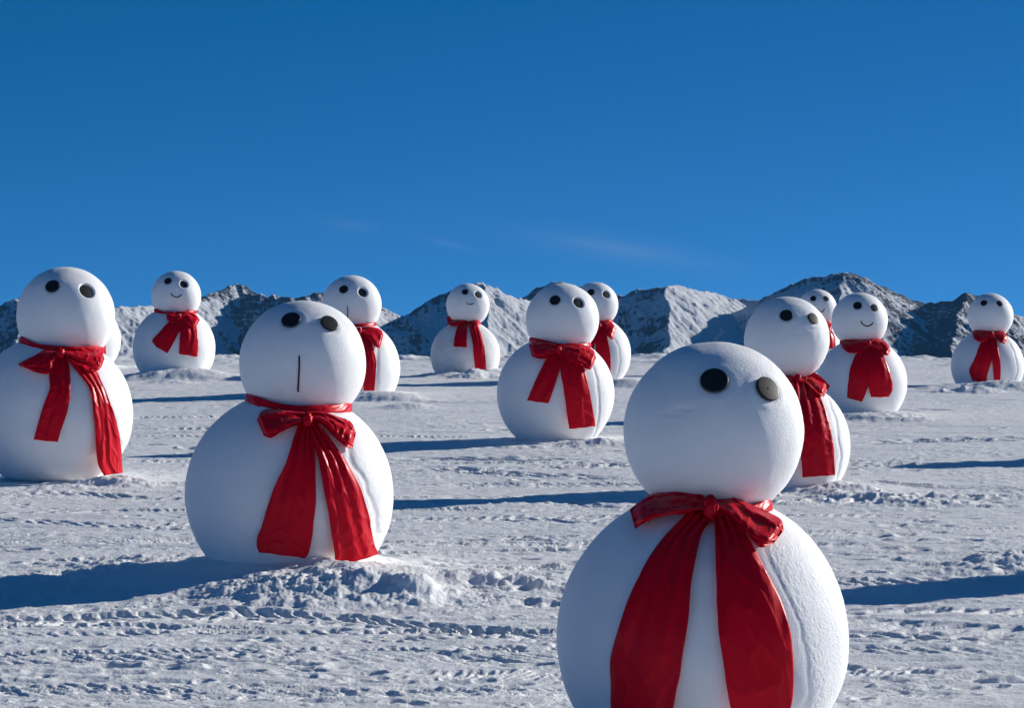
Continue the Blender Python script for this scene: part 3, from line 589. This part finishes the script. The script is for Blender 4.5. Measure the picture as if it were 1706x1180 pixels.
def build(key, label):
    d = SM[key]; bx, by, rbp = d['b']; hx, hy, rhp = d['h']; Y = ground_Y(d['yb']); seed = sum(map(ord, key)) * 7 % 97
    sc_ = Y / F; rb, rh = rbp * sc_, rhp * sc_
    bc = ray(bx, by, Y); hc = ray(hx, hy, Y)
    org = np.array([bc[0], Y, SLOPE * Y])
    root = bpy.data.objects.new('snowman', None); COL.objects.link(root); root.location = org; root.empty_display_size = .3
    tag(root, label, 'snowman', 'giant snowmen standing about the snow field')
    rough = d.get('rough', .25)
    big = rbp > 90
    # body
    D, fc = sphere_grid(*( (1100, 600) if rbp > 200 else (420, 240) if big else (200, 110)))
    r = rb * (1 + .010 * fbm3(D * 1.6 + seed, 2, seed) + .0013 * fbm3(D * 6 + seed, 2, seed + 1))
    vz = D[:, 2]
    px_ = bx + D[:, 0] * rbp; py_ = by - D[:, 2] * rbp; facing = sstep(.15, -.1, D[:, 1])
    sunny = sstep(.15, .7, D @ np.array([cosA, sinA, .2])) if not d.get('shell') else None
    if d.get('shell'):
        ys = [p[0] for p in d['shell']]; xs = [p[1] for p in d['shell']]
        xe = np.interp(py_, ys, xs) + .022 * rbp * fbm3(D * 5, 3, seed + 3)
        w = rbp * .02
        side = np.where(D[:, 1] < 0.1, sstep(-w, w, px_ - xe), 1.0) * sstep(-.1, .2, D[:, 0]) * sstep(ys[0] - .12 * rbp, ys[0] + .12 * rbp, py_)
        groove = np.exp(-((px_ - xe + .02 * rbp) / (.022 * rbp)) ** 2) * (D[:, 1] < 0.1) * (D[:, 0] > 0) * sstep(ys[0], ys[0] + .2 * rbp, py_)
        crust = np.exp(-((px_ - xe - .05 * rbp) / (.06 * rbp)) ** 2) * (D[:, 1] < 0.1) * (D[:, 0] > 0) * sstep(ys[0], ys[0] + .2 * rbp, py_)
        r = r + rb * ((.002 if key == 'A' else .005) * side - (.0025 if key == 'A' else .009) * groove + crust * .0015 * fbm3(D * 24, 2, seed + 5))
        sunny = side
    gr = sunny if sunny is not None else 0
    r = r + rb * rough * gr * (.0012 * fbm3(D * 34, 2, seed + 4, .6) + .0013 * fbm3(D * 95, 2, seed + 6))
    flat = np.maximum(0, -.80 - vz)
    V = bc + D * r[:, None] * np.array([1, 1, 1]); V[:, 2] += flat * rb * .4
    mesh_obj('body', V, fc, M_GRUBBY if key == 'G' else M_SNOW, root, loc=org)
    # head
    D, fc = sphere_grid(*((800, 460) if rbp > 200 else (360, 200) if big else (180, 100)))
    r = rh * (1 + .012 * fbm3(D * 1.5 + seed + 4, 2, seed + 11) + .0014 * fbm3(D * 6 + seed, 2, seed + 12))
    sunny = sstep(.1, .7, D @ np.array([cosA, sinA, .25]))
    r = r + rh * rough * sunny * (.0014 * fbm3(D * 24, 2, seed + 14, .6) + .0014 * fbm3(D * 66, 2, seed + 15))
    eyes = []
    for i, (ex, ey, er) in enumerate(d['eyes']):
        p = on_surface(ex, ey, Y, hc, rh); n = (p - hc) / np.linalg.norm(p - hc); er_ = er * sc_
        ang = np.arccos(np.clip(D @ n, -1, 1)) * rh
        if i in d.get('sunk', ()):
            r = r - rh * .085 * sstep(er_ * 1.28, er_ * .98, ang); dep = -.055 * rh
        else:
            r = r - .02 * rh * sstep(er_ * 1.2, er_ * .7, ang) + .004 * rh * np.exp(-((ang - er_ * 1.5) / (er_ * .3)) ** 2); dep = .012 * rh
        eyes.append((hc + n * (rh + dep), n, er_))
    if key == 'A':   # small scraped dent under the eyes
        for (qx, qy, a) in ((1140, 682, .010), (1120, 690, .007)):
            p = on_surface(qx, qy, Y, hc, rh); n = (p - hc) / rh; e = (D - n) * np.array([1 / .12, 1 / .2, 1 / .035]); r = r - rh * a * np.exp(-(e ** 2).sum(1))
    if key == 'I':
        for (qx, qy, a, kx, kz) in ((1348, 548, .016, .14, .05), (1366, 560, -.008, .05, .12), (1330, 556, .008, .2, .03)):
            p = on_surface(qx, qy, Y, hc, rh); n = (p - hc) / rh; e = (D - n) * np.array([1 / kx, 1 / .3, 1 / kz]); r = r - rh * a * np.exp(-(e ** 2).sum(1))
    V = hc + D * r[:, None]
    mesh_obj('head', V, fc, M_SNOW, root, loc=org)
    for c, n, er_ in eyes:
        e = disc('eye', c, n, er_, rh * .03, M_EYE, root, org)
        if d.get('screw'): disc('screw', c + n * (rh * .016), n, er_ * .07, rh * .008, M_STICK, e, org)
    if d.get('nose'):
        pts = resample(np.array(d['nose']), 16); tube('nose', [on_surface(x, y, Y, hc, rh * 1.012) for x, y in pts], rh * .014, M_STICK, root, org)
    if d.get('mouth'):
        pts = resample(np.array(d['mouth']), 16); tube('mouth', [on_surface(x, y, Y, hc, rh * 1.01) for x, y in pts], rh * .022, M_STICK, root, org)
    # scarf: a band round the neck carries the knot, the two loops and the two tails
    dv = hc - bc; dl = np.linalg.norm(dv); ax = dv / dl
    tn = (rb * rb - rh * rh + dl * dl) / (2 * dl); rn = math.sqrt(max(.01, rb * rb - tn * tn))
    nc = 180 if big else 90; nr = 22 if big else 14
    e1 = np.cross(ax, (0, 1, 0)); e1 /= np.linalg.norm(e1); e2 = np.cross(ax, e1)
    t, a = np.meshgrid(np.linspace(0, 2 * np.pi, nc, endpoint=False), np.linspace(0, 2 * np.pi, nr)); bh = .082 * rb
    ct, st, ca, sa = np.cos(t), np.sin(t), np.cos(a), np.sin(a)
    w = 1 + .22 * pn(ct * 1.4 + 3, st * 1.4 + seed, seed)
    cr = .17 * pn(ct * 5 + ca * .9, st * 5 + seed + ca * .9, seed + 1) + .10 * pn(ca * 2.6 + seed, ct * 1.2 + st, seed + 2)
    rad = rn + bh * (.30 + (.40 + cr * 1.8) * sa * .5 + .11 * (1 - ca)); hh = bh * w * ca * .62 + .02 * rb * pn(ct + 9, st + seed, seed + 3)
    fr_ = np.maximum(0, e2[1] * -1 * st) ** 2 if e2[1] < 0 else np.maximum(0, -st * 1.0) ** 2
    hh = hh + rb * (.012 - .07 * fr_); rad = rad + .055 * rb * fr_
    V = bc + ax * (tn + hh)[..., None] + rad[..., None] * (ct[..., None] * e1 + st[..., None] * e2)
    sf = mesh_obj('scarf', V.reshape(-1, 3), grid_faces(nr, nc, True), M_SCARF, root, loc=org)
    kx, ky, kw, kh = d['knot']
    D, fc = sphere_grid(48, 32)
    kc = on_surface(kx, ky + kh * .5, Y, bc, rb * 1.08)
    fr = 1 - 2 * np.abs(pn3(D * np.array([4.5, 4.5, .9]) + seed, seed + 40))
    V = kc + D * np.array([kw * sc_ * .52, rb * .04, kh * sc_ * .8]) * (1 + .22 * fr + .1 * pn3(D * 3 + seed, seed + 41))[:, None]
    mesh_obj('knot', V, fc, M_SCARF, sf, loc=org)
    for i, rows in enumerate(d['loops']): loop('loop', rows, Y, bc, rb, seed + 50 + i * 7, sf, org)
    for i, rows in enumerate(d['tails']): strip('tail', rows, Y, bc, rb, seed + 70 + i * 9, sf, org, lift=.028 + .012 * (i == 1))
    return root

LABELS = {
    'A': 'nearest, largest snowman, one dull grey eye with a screw, scarf cut off by the frame',
    'B': 'large snowman with thin dark vertical line nose, rough snow mound at its foot',
    'C': 'mid sized mouthless snowman, wide red bow, overlapping a second bowed snowman behind',
    'D': 'snowman cut by the left photo edge, crumpled scarf tail reaching the ground',
    'E': 'smiling snowman left of the line nosed one, slanted short scarf tail, high snow mound',
    'F': 'snowman half hidden behind the head of the large line nosed snowman',
    'G': 'small smiling snowman before the sunlit mountain, uneven scarf tails, grubby body',
    'H': 'mouthless snowman peeking out directly behind the one with the wide bow',
    'I': 'snowman with creased face, partly covered by the nearest snowman, one broad scarf tail',
    'J': 'smiling snowman below the highest peak, two broad scarf tails almost joined',
    'K': 'smallest smiling snowman, only head and scrap of scarf seen between two larger ones',
    'L': 'mouthless snowman near the right photo edge, scarf tails nearly touching the snow',
    'M': 'snowman hidden behind the left edge one, only a white curve of it shows',
    'N': 'snowman out of view at right, its broad shadow falls beside the nearest snowman',
    'O': 'snowman out of view at far right, casting the thin shadow on distant snow',
}
# clear mountain air, thick enough to tint only the far slopes
hv = [(x, y, z) for z in (-60, 260) for y in (-70, 4850) for x in (-1700, 1700)]
hz = mesh_obj('haze', hv, [(0, 1, 3, 2), (4, 6, 7, 5), (0, 4, 5, 1), (2, 3, 7, 6), (0, 2, 6, 4), (1, 5, 7, 3)], None, smooth=False)
_bm = bmesh.new(); _bm.from_mesh(hz.data); bmesh.ops.recalc_face_normals(_bm, faces=_bm.faces); _bm.to_mesh(hz.data); _bm.free()
hm = bpy.data.materials.new('thin blue air'); hm.use_nodes = True; ht = hm.node_tree; ht.nodes.remove(ht.nodes['Principled BSDF'])
pv = ht.nodes.new('ShaderNodeVolumePrincipled'); pv.inputs['Color'].default_value = (.15, .5, 1, 1); pv.inputs['Density'].default_value = .00003
ht.links.new(pv.outputs[0], ht.nodes['Material Output'].inputs['Volume']); hz.data.materials.append(hm)
tag(hz, 'thin blue mountain air', 'haze', kind='stuff')
for k in SM: build(k, LABELS[k])
